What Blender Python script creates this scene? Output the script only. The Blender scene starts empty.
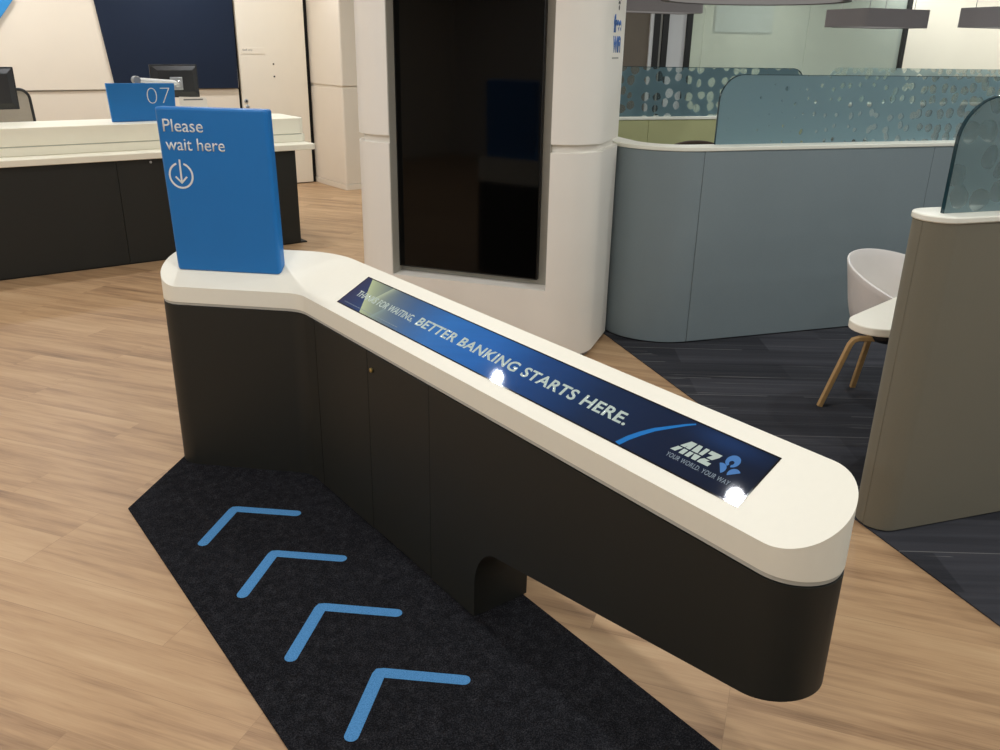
import bpy, bmesh, math, random
from math import sin, cos, tan, pi, radians, sqrt
from mathutils import Vector, Matrix

random.seed(7)
SC = bpy.context.scene
COL = SC.collection

# ------------------------------------------------------------------ frames
# the room mixes several directions: K = service counter / teller / back wall,
# B = booths and carpet border, F = screen column and floor planks
TH_K = radians(37.444)
TH_B = radians(18.3)
TH_F = radians(-19.268)
W, K, B, F = 0.0, TH_K, TH_B, TH_F


def to_world(th, p):
    c, s = cos(th), sin(th)
    return Vector((c * p[0] - s * p[1], s * p[0] + c * p[1], p[2]))


# ------------------------------------------------------------------ objects
def thing(name, label, cat, th=W, base=(0, 0, 0), group=None):
    o = bpy.data.objects.new(name, None)
    COL.objects.link(o)
    o.empty_display_size = 0.1
    o.location = to_world(th, base)
    o.rotation_euler = (0, 0, th)
    o['label'] = label
    o['category'] = cat
    if group:
        o['group'] = group
    o['base_x'], o['base_y'], o['base_z'] = base
    return o


def obj(name, bm, mat, parent=None, th=W, base=(0, 0, 0), bevel=0, seg=2, smooth=35, label=None, sub=0):
    """link a bmesh (given in the frame's coordinates) as ONE object"""
    if parent is not None:
        root = parent
        while root.parent:
            root = root.parent
        base = (root['base_x'], root['base_y'], root['base_z']) if 'base_x' in root else base
    bmesh.ops.translate(bm, verts=bm.verts, vec=-Vector(base))
    bmesh.ops.recalc_face_normals(bm, faces=bm.faces)
    me = bpy.data.meshes.new(name)
    bm.to_mesh(me)
    bm.free()
    for m in (mat if isinstance(mat, (list, tuple)) else [mat]):
        me.materials.append(m)
    o = bpy.data.objects.new(name, me)
    COL.objects.link(o)
    if parent is not None:
        o.parent = parent
    else:
        o.location = to_world(th, base)
        o.rotation_euler = (0, 0, th)
        o['base_x'], o['base_y'], o['base_z'] = base
    if bevel:
        b = o.modifiers.new('edge', 'BEVEL')
        b.width = bevel
        b.segments = seg
        b.limit_method = 'ANGLE'
        b.angle_limit = radians(32)
        b.harden_normals = False
        wn = o.modifiers.new('normals', 'WEIGHTED_NORMAL')
        wn.keep_sharp = True
    if sub:
        s = o.modifiers.new('sub', 'SUBSURF')
        s.levels = s.render_levels = sub
    if smooth:
        me.shade_smooth()
        try:
            me.set_sharp_from_angle(angle=radians(smooth))
        except Exception:
            pass
    if label:
        o['label'] = label
    return o


def tag(o, label=None, cat=None, group=None, kind=None):
    if label:
        o['label'] = label
    if cat:
        o['category'] = cat
    if group:
        o['group'] = group
    if kind:
        o['kind'] = kind
    return o


def struct(name, bm, mat, th=W, parent=None, label=None, **k):
    o = obj(name, bm, mat, parent, th, **k)
    if parent is None:
        o['kind'] = 'structure'
        if label:
            o['label'] = label
    return o


def copy_tree(o, parent=None):
    c = o.copy()
    COL.objects.link(c)
    if parent is not None:
        c.parent = parent
    for ch in list(o.children):
        copy_tree(ch, c)
    return c


# ------------------------------------------------------------------ mesh helpers
def add_box(bm, lo, hi):
    x0, y0, z0 = lo
    x1, y1, z1 = hi
    v = [bm.verts.new(p) for p in ((x0, y0, z0), (x1, y0, z0), (x1, y1, z0), (x0, y1, z0),
                                   (x0, y0, z1), (x1, y0, z1), (x1, y1, z1), (x0, y1, z1))]
    for f in ((3, 2, 1, 0), (4, 5, 6, 7), (0, 1, 5, 4), (1, 2, 6, 5), (2, 3, 7, 6), (3, 0, 4, 7)):
        bm.faces.new([v[i] for i in f])
    return v


def box(lo, hi):
    bm = bmesh.new()
    add_box(bm, lo, hi)
    return bm


def add_prism(bm, poly, z0, z1, fn=None):
    """polygon in a plane, extruded; fn maps (a, b, h) to a 3-D point"""
    fn = fn or (lambda a, b, h: (a, b, h))
    lo = [bm.verts.new(fn(a, b, z0)) for a, b in poly]
    hi = [bm.verts.new(fn(a, b, z1)) for a, b in poly]
    n = len(poly)
    bm.faces.new(lo[::-1])
    bm.faces.new(hi)
    for i in range(n):
        j = (i + 1) % n
        bm.faces.new((lo[i], lo[j], hi[j], hi[i]))


def prism(poly, z0, z1, fn=None):
    bm = bmesh.new()
    add_prism(bm, poly, z0, z1, fn)
    return bm


def rounded(pts, radii, n=8):
    """polygon with rounded corners"""
    out = []
    N = len(pts)
    if not isinstance(radii, (list, tuple)):
        radii = [radii] * N
    for i in range(N):
        p0, p, p1 = Vector(pts[i - 1]), Vector(pts[i]), Vector(pts[(i + 1) % N])
        r = radii[i]
        if r <= 0:
            out.append((p.x, p.y))
            continue
        a, b = (p0 - p).normalized(), (p1 - p).normalized()
        ang = a.angle(b)
        t = r / tan(ang / 2)
        c = p + (a + b).normalized() * (r / sin(ang / 2))
        s, e = p + a * t - c, p + b * t - c
        a0 = math.atan2(s.y, s.x)
        a1 = math.atan2(e.y, e.x)
        d = (a1 - a0 + pi) % (2 * pi) - pi
        for k in range(n + 1):
            q = a0 + d * k / n
            out.append((c.x + r * cos(q), c.y + r * sin(q)))
    return out


def add_tube(bm, pts, r, n=10, prof=None, closed=False):
    """sweep a round (or given) profile along a polyline"""
    P = [Vector(p) for p in pts]
    rings = []
    up = None
    N = len(P)
    for i, p in enumerate(P):
        if closed:
            t = (P[(i + 1) % N] - P[i - 1]).normalized()
        else:
            t = (P[min(i + 1, N - 1)] - P[max(i - 1, 0)]).normalized()
        if up is None:
            up = Vector((0, 0, 1)) if abs(t.z) < .9 else Vector((1, 0, 0))
        sd = t.cross(up).normalized()
        up = sd.cross(t).normalized()
        rr = r[i] if isinstance(r, (list, tuple)) else r
        pr = prof or [(cos(2 * pi * k / n), sin(2 * pi * k / n)) for k in range(n)]
        rings.append([bm.verts.new(p + sd * (a * rr) + up * (b * rr)) for a, b in pr])
    m = len(rings[0])
    for i in range(N if closed else N - 1):
        A, Bq = rings[i], rings[(i + 1) % N]
        for k in range(m):
            bm.faces.new((A[k], A[(k + 1) % m], Bq[(k + 1) % m], Bq[k]))
    if not closed:
        bm.faces.new(rings[0][::-1])
        bm.faces.new(rings[-1])


def tube(pts, r, n=10, prof=None, closed=False):
    bm = bmesh.new()
    add_tube(bm, pts, r, n, prof, closed)
    return bm


def add_lathe(bm, prof, c=(0, 0, 0), n=24, axis='z'):
    rings = []
    for r, h in prof:
        ring = []
        for k in range(n):
            a = 2 * pi * k / n
            if axis == 'z':
                q = (c[0] + r * cos(a), c[1] + r * sin(a), c[2] + h)
            elif axis == 'y':
                q = (c[0] + r * cos(a), c[1] + h, c[2] + r * sin(a))
            else:
                q = (c[0] + h, c[1] + r * cos(a), c[2] + r * sin(a))
            ring.append(bm.verts.new(q))
        rings.append(ring)
    for A, Bq in zip(rings, rings[1:]):
        for k in range(n):
            bm.faces.new((A[k], A[(k + 1) % n], Bq[(k + 1) % n], Bq[k]))
    bm.faces.new(rings[0][::-1])
    bm.faces.new(rings[-1])


def lathe(prof, c=(0, 0, 0), n=24, axis='z'):
    bm = bmesh.new()
    add_lathe(bm, prof, c, n, axis)
    return bm


def text_bm(s, x0, x1, y0, y1, fn, h=0.001, weight=0.0, shear=0.0, spacing=1.0):
    """lettering fitted into a box x0..x1, y0..y1 (ink bounds), mapped by fn(a, b, h)"""
    cu = bpy.data.curves.new('txt', 'FONT')
    cu.body = s
    cu.size = 1
    cu.offset = weight
    cu.shear = shear
    cu.space_character = spacing
    cu.resolution_u = 4
    cu.fill_mode = 'FRONT'
    o = bpy.data.objects.new('txt', cu)
    COL.objects.link(o)
    bpy.context.view_layer.update()
    dg = bpy.context.evaluated_depsgraph_get()
    me = bpy.data.meshes.new_from_object(o.evaluated_get(dg))
    bpy.data.objects.remove(o)
    bpy.data.curves.remove(cu)
    bm = bmesh.new()
    bm.from_mesh(me)
    bpy.data.meshes.remove(me)
    xs = [v.co.x for v in bm.verts]
    ys = [v.co.y for v in bm.verts]
    ax, bx, ay, by = min(xs), max(xs), min(ys), max(ys)
    r = bmesh.ops.extrude_face_region(bm, geom=bm.faces[:])
    top = {g for g in r['geom'] if isinstance(g, bmesh.types.BMVert)}
    for v in bm.verts:
        a = x0 + (v.co.x - ax) / (bx - ax) * (x1 - x0)
        b = y0 + (v.co.y - ay) / (by - ay) * (y1 - y0)
        v.co = fn(a, b, h if v in top else 0.0)
    return bm


# ------------------------------------------------------------------ materials
def lin(c):
    def f(x):
        x /= 255.0
        return x / 12.92 if x <= .04045 else ((x + .055) / 1.055) ** 2.4
    return (f(c[0]), f(c[1]), f(c[2]), 1.0)


class N:
    """small node-graph helper"""
    def __init__(self, name):
        self.m = bpy.data.materials.new(name)
        self.m.use_nodes = True
        self.t = self.m.node_tree
        self.t.nodes.clear()
        self.out = self.t.nodes.new('ShaderNodeOutputMaterial')

    def n(self, typ, **kw):
        nd = self.t.nodes.new(typ)
        for k, v in kw.items():
            if hasattr(nd, k):
                setattr(nd, k, v)
        return nd

    def link(self, a, b):
        self.t.links.new(a, b)

    def setin(self, nd, i, v):
        if hasattr(v, 'is_output'):
            self.link(v, nd.inputs[i])
        else:
            nd.inputs[i].default_value = v

    def math(self, op, a, b=0.0, c=0.0, clamp=False):
        nd = self.n('ShaderNodeMath', operation=op, use_clamp=clamp)
        self.setin(nd, 0, a)
        self.setin(nd, 1, b)
        self.setin(nd, 2, c)
        return nd.outputs[0]

    def mix(self, f, a, b, blend='MIX'):
        nd = self.n('ShaderNodeMix', data_type='RGBA', blend_type=blend)
        self.setin(nd, 0, f)
        self.setin(nd, 6, a)
        self.setin(nd, 7, b)
        return nd.outputs[2]

    def ramp(self, fac, stops, interp='LINEAR'):
        nd = self.n('ShaderNodeValToRGB')
        cr = nd.color_ramp
        cr.interpolation = interp
        while len(cr.elements) > 1:
            cr.elements.remove(cr.elements[-1])
        cr.elements[0].position = stops[0][0]
        cr.elements[0].color = stops[0][1]
        for p, c in stops[1:]:
            e = cr.elements.new(p)
            e.color = c
        self.setin(nd, 0, fac)
        return nd.outputs[0]

    def coord(self, rot=0.0, scale=(1, 1, 1), loc=(0, 0, 0), which='Object'):
        tc = self.n('ShaderNodeTexCoord')
        mp = self.n('ShaderNodeMapping')
        mp.inputs['Rotation'].default_value = (0, 0, rot)
        mp.inputs['Scale'].default_value = scale
        mp.inputs['Location'].default_value = loc
        self.link(tc.outputs[which], mp.inputs['Vector'])
        return mp.outputs[0]

    def noise(self, vec, scale=5.0, detail=3.0, rough=.5):
        nd = self.n('ShaderNodeTexNoise')
        nd.inputs['Scale'].default_value = scale
        nd.inputs['Detail'].default_value = detail
        nd.inputs['Roughness'].default_value = rough
        self.link(vec, nd.inputs['Vector'])
        return nd.outputs[0]

    def bump(self, h, strength=.2, dist=.002):
        nd = self.n('ShaderNodeBump')
        nd.inputs['Strength'].default_value = strength
        nd.inputs['Distance'].default_value = dist
        self.link(h, nd.inputs['Height'])
        return nd.outputs[0]

    def principled(self, color, rough=.5, metal=0.0, spec=.5, normal=None, emit=None, estr=1.0, coat=0.0, coat_rough=.05, sheen=0.0):
        p = self.n('ShaderNodeBsdfPrincipled')
        self.setin(p, 'Base Color', color)
        self.setin(p, 'Roughness', rough)
        p.inputs['Metallic'].default_value = metal
        p.inputs['Specular IOR Level'].default_value = spec
        p.inputs['Coat Weight'].default_value = coat
        p.inputs['Coat Roughness'].default_value = coat_rough
        p.inputs['Sheen Weight'].default_value = sheen
        if normal is not None:
            self.link(normal, p.inputs['Normal'])
        if emit is not None:
            self.setin(p, 'Emission Color', emit)
            p.inputs['Emission Strength'].default_value = estr
        return p.outputs[0]

    def done(self, sh):
        self.link(sh, self.out.inputs[0])
        return self.m


def plain(name, c, rough=.5, var=.04, scale=30, bump=0.0, bscale=200, metal=0.0, spec=.5, coat=0.0, sheen=0.0, lin_c=None):
    """a surface with a little uneven tone and grain"""
    g = N(name)
    v = g.coord()
    base = lin_c or lin(c)
    f = g.noise(v, scale, 3)
    lo = tuple(x * (1 - var) for x in base[:3]) + (1,)
    hi = tuple(min(1, x * (1 + var)) for x in base[:3]) + (1,)
    col = g.mix(f, lo, hi)
    nm = None
    if bump:
        nm = g.bump(g.noise(v, bscale, 2), bump, .001)
    return g.done(g.principled(col, rough, metal, spec, nm, coat=coat, sheen=sheen))


def emissive(name, c, strength, rough=.03, spec=.5):
    g = N(name)
    v = g.coord()
    f = g.noise(v, 40, 1)
    base = lin(c)
    col = g.mix(f, tuple(x * .97 for x in base[:3]) + (1,), base)
    return g.done(g.principled((.01, .01, .01, 1), rough, spec=spec, emit=col, estr=strength))


def fabric(name, c, scale=900, var=.12):
    g = N(name)
    v = g.coord()
    base = lin(c)
    big = g.noise(v, 3, 2)
    fine = g.noise(v, scale * .35, 2)
    f = g.math('ADD', g.math('MULTIPLY', big, .35), g.math('MULTIPLY', fine, .65))
    lo = tuple(x * (1 - var) for x in base[:3]) + (1,)
    hi = tuple(min(1, x * (1 + var)) for x in base[:3]) + (1,)
    col = g.mix(f, lo, hi)
    return g.done(g.principled(col, .95, spec=.15, normal=g.bump(fine, .25, .001), sheen=.1))


def wood_floor():
    g = N('timber_plank_floor')
    v = g.coord(rot=-TH_F)
    br = g.n('ShaderNodeTexBrick', offset=.37, offset_frequency=3, squash=1.0)
    br.inputs['Scale'].default_value = 1.0
    br.inputs['Brick Width'].default_value = 1.22
    br.inputs['Row Height'].default_value = .185
    br.inputs['Mortar Size'].default_value = .0009
    br.inputs['Mortar Smooth'].default_value = .3
    br.inputs['Bias'].default_value = 0.0
    br.inputs['Color1'].default_value = (0, 0, 0, 1)
    br.inputs['Color2'].default_value = (1, 1, 1, 1)
    br.inputs['Mortar'].default_value = (.5, .5, .5, 1)
    g.link(v, br.inputs['Vector'])
    # shift the grain from plank to plank
    vm = g.n('ShaderNodeVectorMath', operation='MULTIPLY_ADD')
    g.link(br.outputs['Color'], vm.inputs[0])
    vm.inputs[1].default_value = (17.0, 9.0, 0)
    g.link(v, vm.inputs[2])

    def stretched(sx, sy, sc, d, r=.55):
        mp = g.n('ShaderNodeMapping')
        mp.inputs['Scale'].default_value = (sx, sy, 1)
        g.link(vm.outputs[0], mp.inputs['Vector'])
        return g.noise(mp.outputs[0], sc, d, r)
    broad = stretched(.9, 7, 1.0, 4)
    streak = stretched(1.6, 22, 1.2, 5, .6)
    fine = stretched(4, 120, 1.5, 3, .6)
    f = g.math('ADD', g.math('MULTIPLY', broad, .55), g.math('MULTIPLY', streak, .45))
    f = g.math('ADD', f, g.math('MULTIPLY', g.math('SUBTRACT', fine, .5), .18))
    f = g.math('ADD', f, g.math('MULTIPLY', g.math('SUBTRACT', br.outputs['Color'], .5), .10))
    col = g.ramp(f, [(.30, lin((126, 98, 72))), (.42, lin((165, 132, 99))), (.52, lin((184, 150, 113))), (.70, lin((200, 168, 130)))])
    col = g.mix(g.math('MULTIPLY', br.outputs['Fac'], .35), col, lin((104, 76, 54)))
    nm = g.bump(g.math('ADD', fine, g.math('MULTIPLY', br.outputs['Fac'], -.6)), .12, .001)
    return g.done(g.principled(col, .42, spec=.35, normal=nm))


def carpet_floor():
    g = N('charcoal_carpet_planks')
    v = g.coord(rot=-TH_F)
    br = g.n('ShaderNodeTexBrick', offset=.41, offset_frequency=2)
    br.inputs['Scale'].default_value = 1.0
    br.inputs['Brick Width'].default_value = 1.0
    br.inputs['Row Height'].default_value = .25
    br.inputs['Mortar Size'].default_value = .0022
    br.inputs['Mortar Smooth'].default_value = .2
    br.inputs['Color1'].default_value = (0, 0, 0, 1)
    br.inputs['Color2'].default_value = (1, 1, 1, 1)
    br.inputs['Mortar'].default_value = (.5, .5, .5, 1)
    g.link(v, br.inputs['Vector'])

    def st(sx, sy, sc, d):
        mp = g.n('ShaderNodeMapping')
        mp.inputs['Scale'].default_value = (sx, sy, 1)
        g.link(v, mp.inputs['Vector'])
        return g.noise(mp.outputs[0], sc, d, .6)
    band = st(.5, 14, 1.0, 3)
    yarn = st(40, 260, 1.0, 2)
    lines = st(.35, 26, 1.0, 1)
    thin = g.math('SUBTRACT', 1.0, g.math('MULTIPLY', g.math('ABSOLUTE', g.math('SUBTRACT', lines, .62)), 90.0), clamp=True)
    patch = st(.8, 5, 1.0, 1)
    thin = g.math('MULTIPLY', thin, g.math('GREATER_THAN', patch, .45))
    f = g.math('ADD', g.math('MULTIPLY', br.outputs['Color'], .30), g.math('MULTIPLY', band, .7))
    col = g.ramp(f, [(.25, lin((42, 43, 47))), (.5, lin((58, 59, 64))), (.8, lin((78, 78, 84)))])
    col = g.mix(g.math('MULTIPLY', g.math('SUBTRACT', yarn, .35), .5, clamp=True), col, lin((66, 66, 70)))
    sx = g.n('ShaderNodeSeparateXYZ')
    g.link(v, sx.inputs[0])
    fr = g.math('FRACT', g.math('DIVIDE', sx.outputs[1], .25))
    row = g.math('MULTIPLY', g.math('LESS_THAN', fr, .022), g.math('GREATER_THAN', st(.9, 3.1, 1.0, 1), .49))
    col = g.mix(g.math('MULTIPLY', g.math('MAXIMUM', thin, row), .7), col, lin((122, 120, 120)))
    return g.done(g.principled(col, .95, spec=.1, normal=g.bump(yarn, .5, .003)))


def mat_pile():
    g = N('black_mat_pile')
    v = g.coord()
    a = g.noise(v, 260, 3, .7)
    b = g.noise(v, 30, 2)
    f = g.math('ADD', g.math('MULTIPLY', a, .8), g.math('MULTIPLY', b, .2))
    col = g.ramp(f, [(.3, lin((15, 15, 17))), (.5, lin((29, 29, 32))), (.68, lin((66, 66, 70)))])
    return g.done(g.principled(col, 1.0, spec=.05, normal=g.bump(a, .8, .004)))


def mat_paint():
    g = N('blue_mat_print')
    v = g.coord()
    a = g.noise(v, 260, 3, .7)
    col = g.ramp(a, [(.3, lin((64, 118, 168))), (.6, lin((92, 152, 205)))])
    return g.done(g.principled(col, .95, spec=.05, normal=g.bump(a, .5, .003)))


def film_glass(name, tint, scale, size0, size1, x0, x1, see=.10, clear=.88, flip=False, stretch=1.0, rowy=True):
    """glass with a frosted colour film that has pebble-shaped clear spots cut out"""
    g = N(name)
    tc = g.n('ShaderNodeTexCoord')
    sp = g.n('ShaderNodeSeparateXYZ')
    g.link(tc.outputs['Object'], sp.inputs[0])
    cb = g.n('ShaderNodeCombineXYZ')
    g.link(sp.outputs[0], cb.inputs[0])
    g.link(g.math('MULTIPLY', sp.outputs[2], stretch), cb.inputs[1])
    vo = g.n('ShaderNodeTexVoronoi', voronoi_dimensions='2D', feature='F1', distance='EUCLIDEAN')
    vo.inputs['Scale'].default_value = scale
    vo.inputs['Randomness'].default_value = .55
    g.link(cb.outputs[0], vo.inputs['Vector'])
    # squash every spot in a direction of its own by a warped distance
    nz = g.noise(cb.outputs[0], scale * 1.1, 1)
    r = g.math('MULTIPLY_ADD', g.math('SUBTRACT', nz, .5), .55, vo.outputs['Distance'])
    mr = g.n('ShaderNodeMapRange', clamp=True)
    g.link(sp.outputs[0], mr.inputs[0])
    mr.inputs[1].default_value = x0
    mr.inputs[2].default_value = x1
    mr.inputs[3].default_value = size0
    mr.inputs[4].default_value = size1
    spot = g.math('GREATER_THAN', mr.outputs[0], r)
    tr = g.n('ShaderNodeBsdfTransparent')
    tr.inputs[0].default_value = (.93, .97, .96, 1)
    df = g.n('ShaderNodeBsdfDiffuse')
    df.inputs[0].default_value = lin(tint)
    tl = g.n('ShaderNodeBsdfTranslucent')
    tl.inputs[0].default_value = lin(tint)
    gl = g.n('ShaderNodeBsdfGlossy')
    gl.inputs['Roughness'].default_value = .03
    m1 = g.n('ShaderNodeMixShader')
    m1.inputs[0].default_value = .45
    g.link(df.outputs[0], m1.inputs[1])
    g.link(tl.outputs[0], m1.inputs[2])
    al = g.math('MULTIPLY_ADD', spot, clear - see, see)
    m2 = g.n('ShaderNodeMixShader')
    g.link(al, m2.inputs[0])
    g.link(m1.outputs[0], m2.inputs[1])
    g.link(tr.outputs[0], m2.inputs[2])
    lw = g.n('ShaderNodeFresnel')
    lw.inputs[0].default_value = 1.45
    m3 = g.n('ShaderNodeMixShader')
    g.link(g.math('MULTIPLY', lw.outputs[0], .6), m3.inputs[0])
    g.link(m2.outputs[0], m3.inputs[1])
    g.link(gl.outputs[0], m3.inputs[2])
    return g.done(m3.outputs[0])


def screen_picture():
    """the moving-light picture shown by the built-in display (object x = across, y = along)"""
    g = N('display_picture')
    tc = g.n('ShaderNodeTexCoord')
    sp = g.n('ShaderNodeSeparateXYZ')
    g.link(tc.outputs['Object'], sp.inputs[0])
    s = g.math('ADD', sp.outputs[1], BASE_K[1])
    d = g.math('DIVIDE', g.math('SUBTRACT', g.math('ADD', sp.outputs[0], BASE_K[0]), V0), cos(TILT))
    f = g.math('DIVIDE', g.math('SUBTRACT', 2.815, s), 1.862)
    col = g.ramp(f, [(0, lin((44, 50, 84))), (.06, lin((40, 62, 104))), (.2, lin((38, 84, 138))), (.32, lin((40, 112, 184))),
                     (.46, lin((38, 104, 178))), (.58, lin((28, 70, 126))), (.72, lin((18, 42, 74))), (.85, lin((14, 30, 54))), (1, lin((12, 24, 42)))])
    # dark upper rim of the picture in the middle, cloudy streaks
    cl = g.n('ShaderNodeCombineXYZ')
    g.link(g.math('MULTIPLY', s, 3.0), cl.inputs[0])
    g.link(g.math('MULTIPLY', g.math('MULTIPLY_ADD', s, .35, d), 40.0), cl.inputs[1])
    nz = g.noise(cl.outputs[0], 1.0, 3)
    col = g.mix(g.math('MULTIPLY', nz, .45), col, g.mix(.5, col, (.004, .012, .04, 1)))
    # light shafts at the start of the picture

    def shaft(s0, d0, slope, fall, dmin=0.0):
        q = g.math('SUBTRACT', g.math('MULTIPLY_ADD', g.math('SUBTRACT', d, d0), slope, s0), s)   # >0 to the right of the shaft
        on = g.math('GREATER_THAN', q, 0.0)
        return g.math('MULTIPLY', on, g.math('POWER', 2.718, g.math('MULTIPLY', q, -1.0 / fall)))
    a = shaft(2.652, .052, .877, .13)
    b = g.math('MULTIPLY', shaft(2.664, .115, -.45, .020), g.math('GREATER_THAN', d, .112))
    c = g.math('MULTIPLY', shaft(2.578, .055, -.45, .016), g.math('LESS_THAN', d, .105))
    e = g.math('MULTIPLY', shaft(2.625, .100, .2, .05), g.math('GREATER_THAN', d, .05))
    col = g.mix(g.math('MULTIPLY', e, .35), col, lin((24, 50, 92)))
    col = g.mix(g.math('MULTIPLY', a, .85), col, lin((190, 200, 152)))
    col = g.mix(g.math('MULTIPLY', b, .6), col, lin((205, 214, 178)))
    col = g.mix(g.math('MULTIPLY', c, .4), col, lin((150, 175, 170)))
    # blue gleam above the emblem
    gx = g.math('DIVIDE', g.math('SUBTRACT', s, 1.08), .10)
    gy = g.math('DIVIDE', g.math('SUBTRACT', d, .185), .03)
    gg = g.math('POWER', 2.718, g.math('MULTIPLY', g.math('ADD', g.math('MULTIPLY', gx, gx), g.math('MULTIPLY', gy, gy)), -1.0))
    col = g.mix(g.math('MULTIPLY', gg, .3), col, lin((36, 78, 138)))
    return g.done(g.principled((.004, .004, .005, 1), .03, spec=.3, emit=col, estr=1.0))


# ------------------------------------------------------------------ service counter constants
TILT = radians(28.944)
V0, Z0 = 1.336, .813
DEP = .22
S_END = .741
S_BEND = 3.072
BASE_K = (1.45, 2.2, 0.0)
RF = .13

M = {}
M['wood'] = wood_floor()
M['carpet'] = carpet_floor()
M['mat'] = mat_pile()
M['mat_print'] = mat_paint()
M['slab'] = plain('white_solid_surface', (241, 238, 223), .42, .015, 60, spec=.25)
M['gapstrip'] = plain('grey_reveal_strip', (188, 188, 180), .5, .03)
M['body'] = plain('charcoal_laminate', (36, 37, 34), .52, .06, 12, bump=.04, bscale=500, spec=.35)
M['core'] = plain('black_core', (12, 12, 12), .8, .02)
M['brass'] = plain('brass_lock', (200, 180, 120), .3, .05, metal=1.0)
M['screen'] = screen_picture()
M['bezel'] = plain('black_bezel', (10, 11, 13), .05, .02, spec=.5)
M['scr_white'] = emissive('display_lettering_white', (196, 210, 200), .80)
M['scr_pale'] = emissive('display_lettering_pale', (150, 165, 175), .70)
M['scr_cyan'] = emissive('display_swoosh_blue', (14, 116, 190), .9)
M['scr_logo'] = emissive('display_emblem_blue', (74, 128, 190), .85)
M['sign'] = plain('blue_sign_paint', (24, 114, 186), .38, .04, 8, spec=.45)
M['sign_ink'] = plain('white_sign_lettering', (228, 230, 228), .5, .02)
M['white_wall'] = plain('warm_white_wall', (226, 214, 196), .6, .02, 4, spec=.3)
M['white_col'] = plain('white_column_laminate', (241, 236, 226), .40, .02, 4, spec=.4)
M['door'] = plain('cream_door', (232, 222, 204), .5, .02, 5)
M['shadow'] = plain('black_gap', (8, 7, 7), .9, .02)
M['navy'] = plain('navy_wall_panel', (10, 26, 48), .6, .05, 6, spec=.3)
M['bluepanel'] = plain('light_blue_panel', (40, 130, 190), .5, .04, 6)
M['grey_edge'] = plain('grey_panel_edge', (140, 138, 132), .6, .03)
M['recess'] = plain('grey_recess_lining', (176, 172, 160), .6, .04)
M['tv'] = plain('black_glass_screen', (5, 5, 5), .06, .01, spec=.22)
M['tv_edge'] = plain('black_screen_edge', (14, 14, 14), .4, .02)
M['teller_top'] = plain('cream_worktop', (244, 240, 222), .35, .02, 10)
M['monitor'] = plain('black_plastic', (26, 26, 28), .5, .06, 20, bump=.05)
M['chrome'] = plain('brushed_steel', (190, 192, 196), .3, .05, metal=.9)
M['arm_paint'] = plain('pale_grey_enamel', (220, 220, 216), .4, .02)
M['mesh'] = plain('grey_mesh_fabric', (158, 148, 134), .8, .25, 300, bump=.3, bscale=600)
M['paper'] = plain('white_paper', (236, 232, 222), .8, .02)
M['ink'] = plain('grey_print', (120, 118, 116), .8, .02)
M['blue_fab'] = fabric('blue_grey_fabric', (133, 145, 149))
M['taupe_fab'] = fabric('taupe_fabric', (122, 117, 102))
M['pale_fab'] = fabric('pale_blue_fabric', (186, 198, 198))
M['green_fab'] = fabric('olive_fabric', (186, 186, 138))
M['cap'] = plain('white_cap', (244, 242, 228), .4, .02)
M['plinth'] = plain('black_plinth', (16, 16, 17), .7, .03)
M['glass_edge'] = plain('dark_glass_edge', (30, 58, 66), .15, .03)
M['glass_front'] = film_glass('frosted_film_pebbles_fading', (150, 178, 186), 12.5, .02, .42, -.95, .75, see=.12)
M['glass_far'] = film_glass('frosted_film_pebbles', (118, 144, 152), 9.5, .33, .33, 0, 1, see=.12)
M['glass_third'] = film_glass('frosted_film_pebbles_pale', (186, 206, 206), 9.0, .42, .42, 0, 1, see=.35)
M['glass_near'] = film_glass('frosted_film_large_pebbles', (138, 160, 164), 9.5, .38, .38, 0, 1, see=.12, clear=.6)
M['shell'] = plain('white_plastic_shell', (232, 226, 222), .4, .02)
M['seatpad'] = plain('cream_seat', (236, 228, 206), .6, .03)
M['oak'] = plain('oak_legs', (196, 158, 106), .45, .15, 40)
M['table'] = plain('cream_tabletop', (246, 240, 224), .4, .02)
M['steel'] = plain('satin_steel', (150, 150, 150), .4, .04, metal=.8)
M['felt'] = fabric('grey_lamp_felt', (132, 126, 126))
M['diffuser'] = emissive('lamp_diffuser', (190, 184, 180), .35, .6)
M['brown'] = fabric('brown_chair_fabric', (74, 62, 52))
M['brownwall'] = plain('brown_panel', (98, 88, 76), .6, .08, 5)
M['mullion'] = plain('black_frame', (14, 14, 13), .5, .03)
M['palepanel'] = plain('pale_grey_panel', (196, 196, 196), .6, .02)
M['room_wall'] = plain('light_wall', (226, 218, 200), .7, .02, 3)
M['near_wall'] = plain('dark_wall', (200, 196, 188), .7, .05, 3)
M['ceiling'] = plain('dark_ceiling', (222, 218, 210), .9, .05, 3)
M['decal_blue'] = plain('blue_decal', (34, 100, 180), .5, .02)
M['decal_black'] = plain('black_decal', (40, 40, 40), .5, .02)
M['decal_grey'] = plain('grey_decal', (170, 165, 156), .5, .02)


def green_glass():
    g = N('green_tinted_glass')
    v = g.coord()
    tr = g.n('ShaderNodeBsdfTransparent')
    tr.inputs[0].default_value = (.88, .93, .89, 1)
    df = g.n('ShaderNodeBsdfDiffuse')
    df.inputs[0].default_value = lin((190, 198, 188))
    gl = g.n('ShaderNodeBsdfGlossy')
    gl.inputs['Roughness'].default_value = .05
    m1 = g.n('ShaderNodeMixShader')
    g.link(g.math('MULTIPLY_ADD', g.noise(v, .6, 2), .2, .38), m1.inputs[0])
    g.link(tr.outputs[0], m1.inputs[1])
    g.link(df.outputs[0], m1.inputs[2])
    m2 = g.n('ShaderNodeMixShader')
    m2.inputs[0].default_value = .06
    g.link(m1.outputs[0], m2.inputs[1])
    g.link(gl.outputs[0], m2.inputs[2])
    return g.done(m2.outputs[0])


M['green_glass'] = green_glass()

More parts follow.
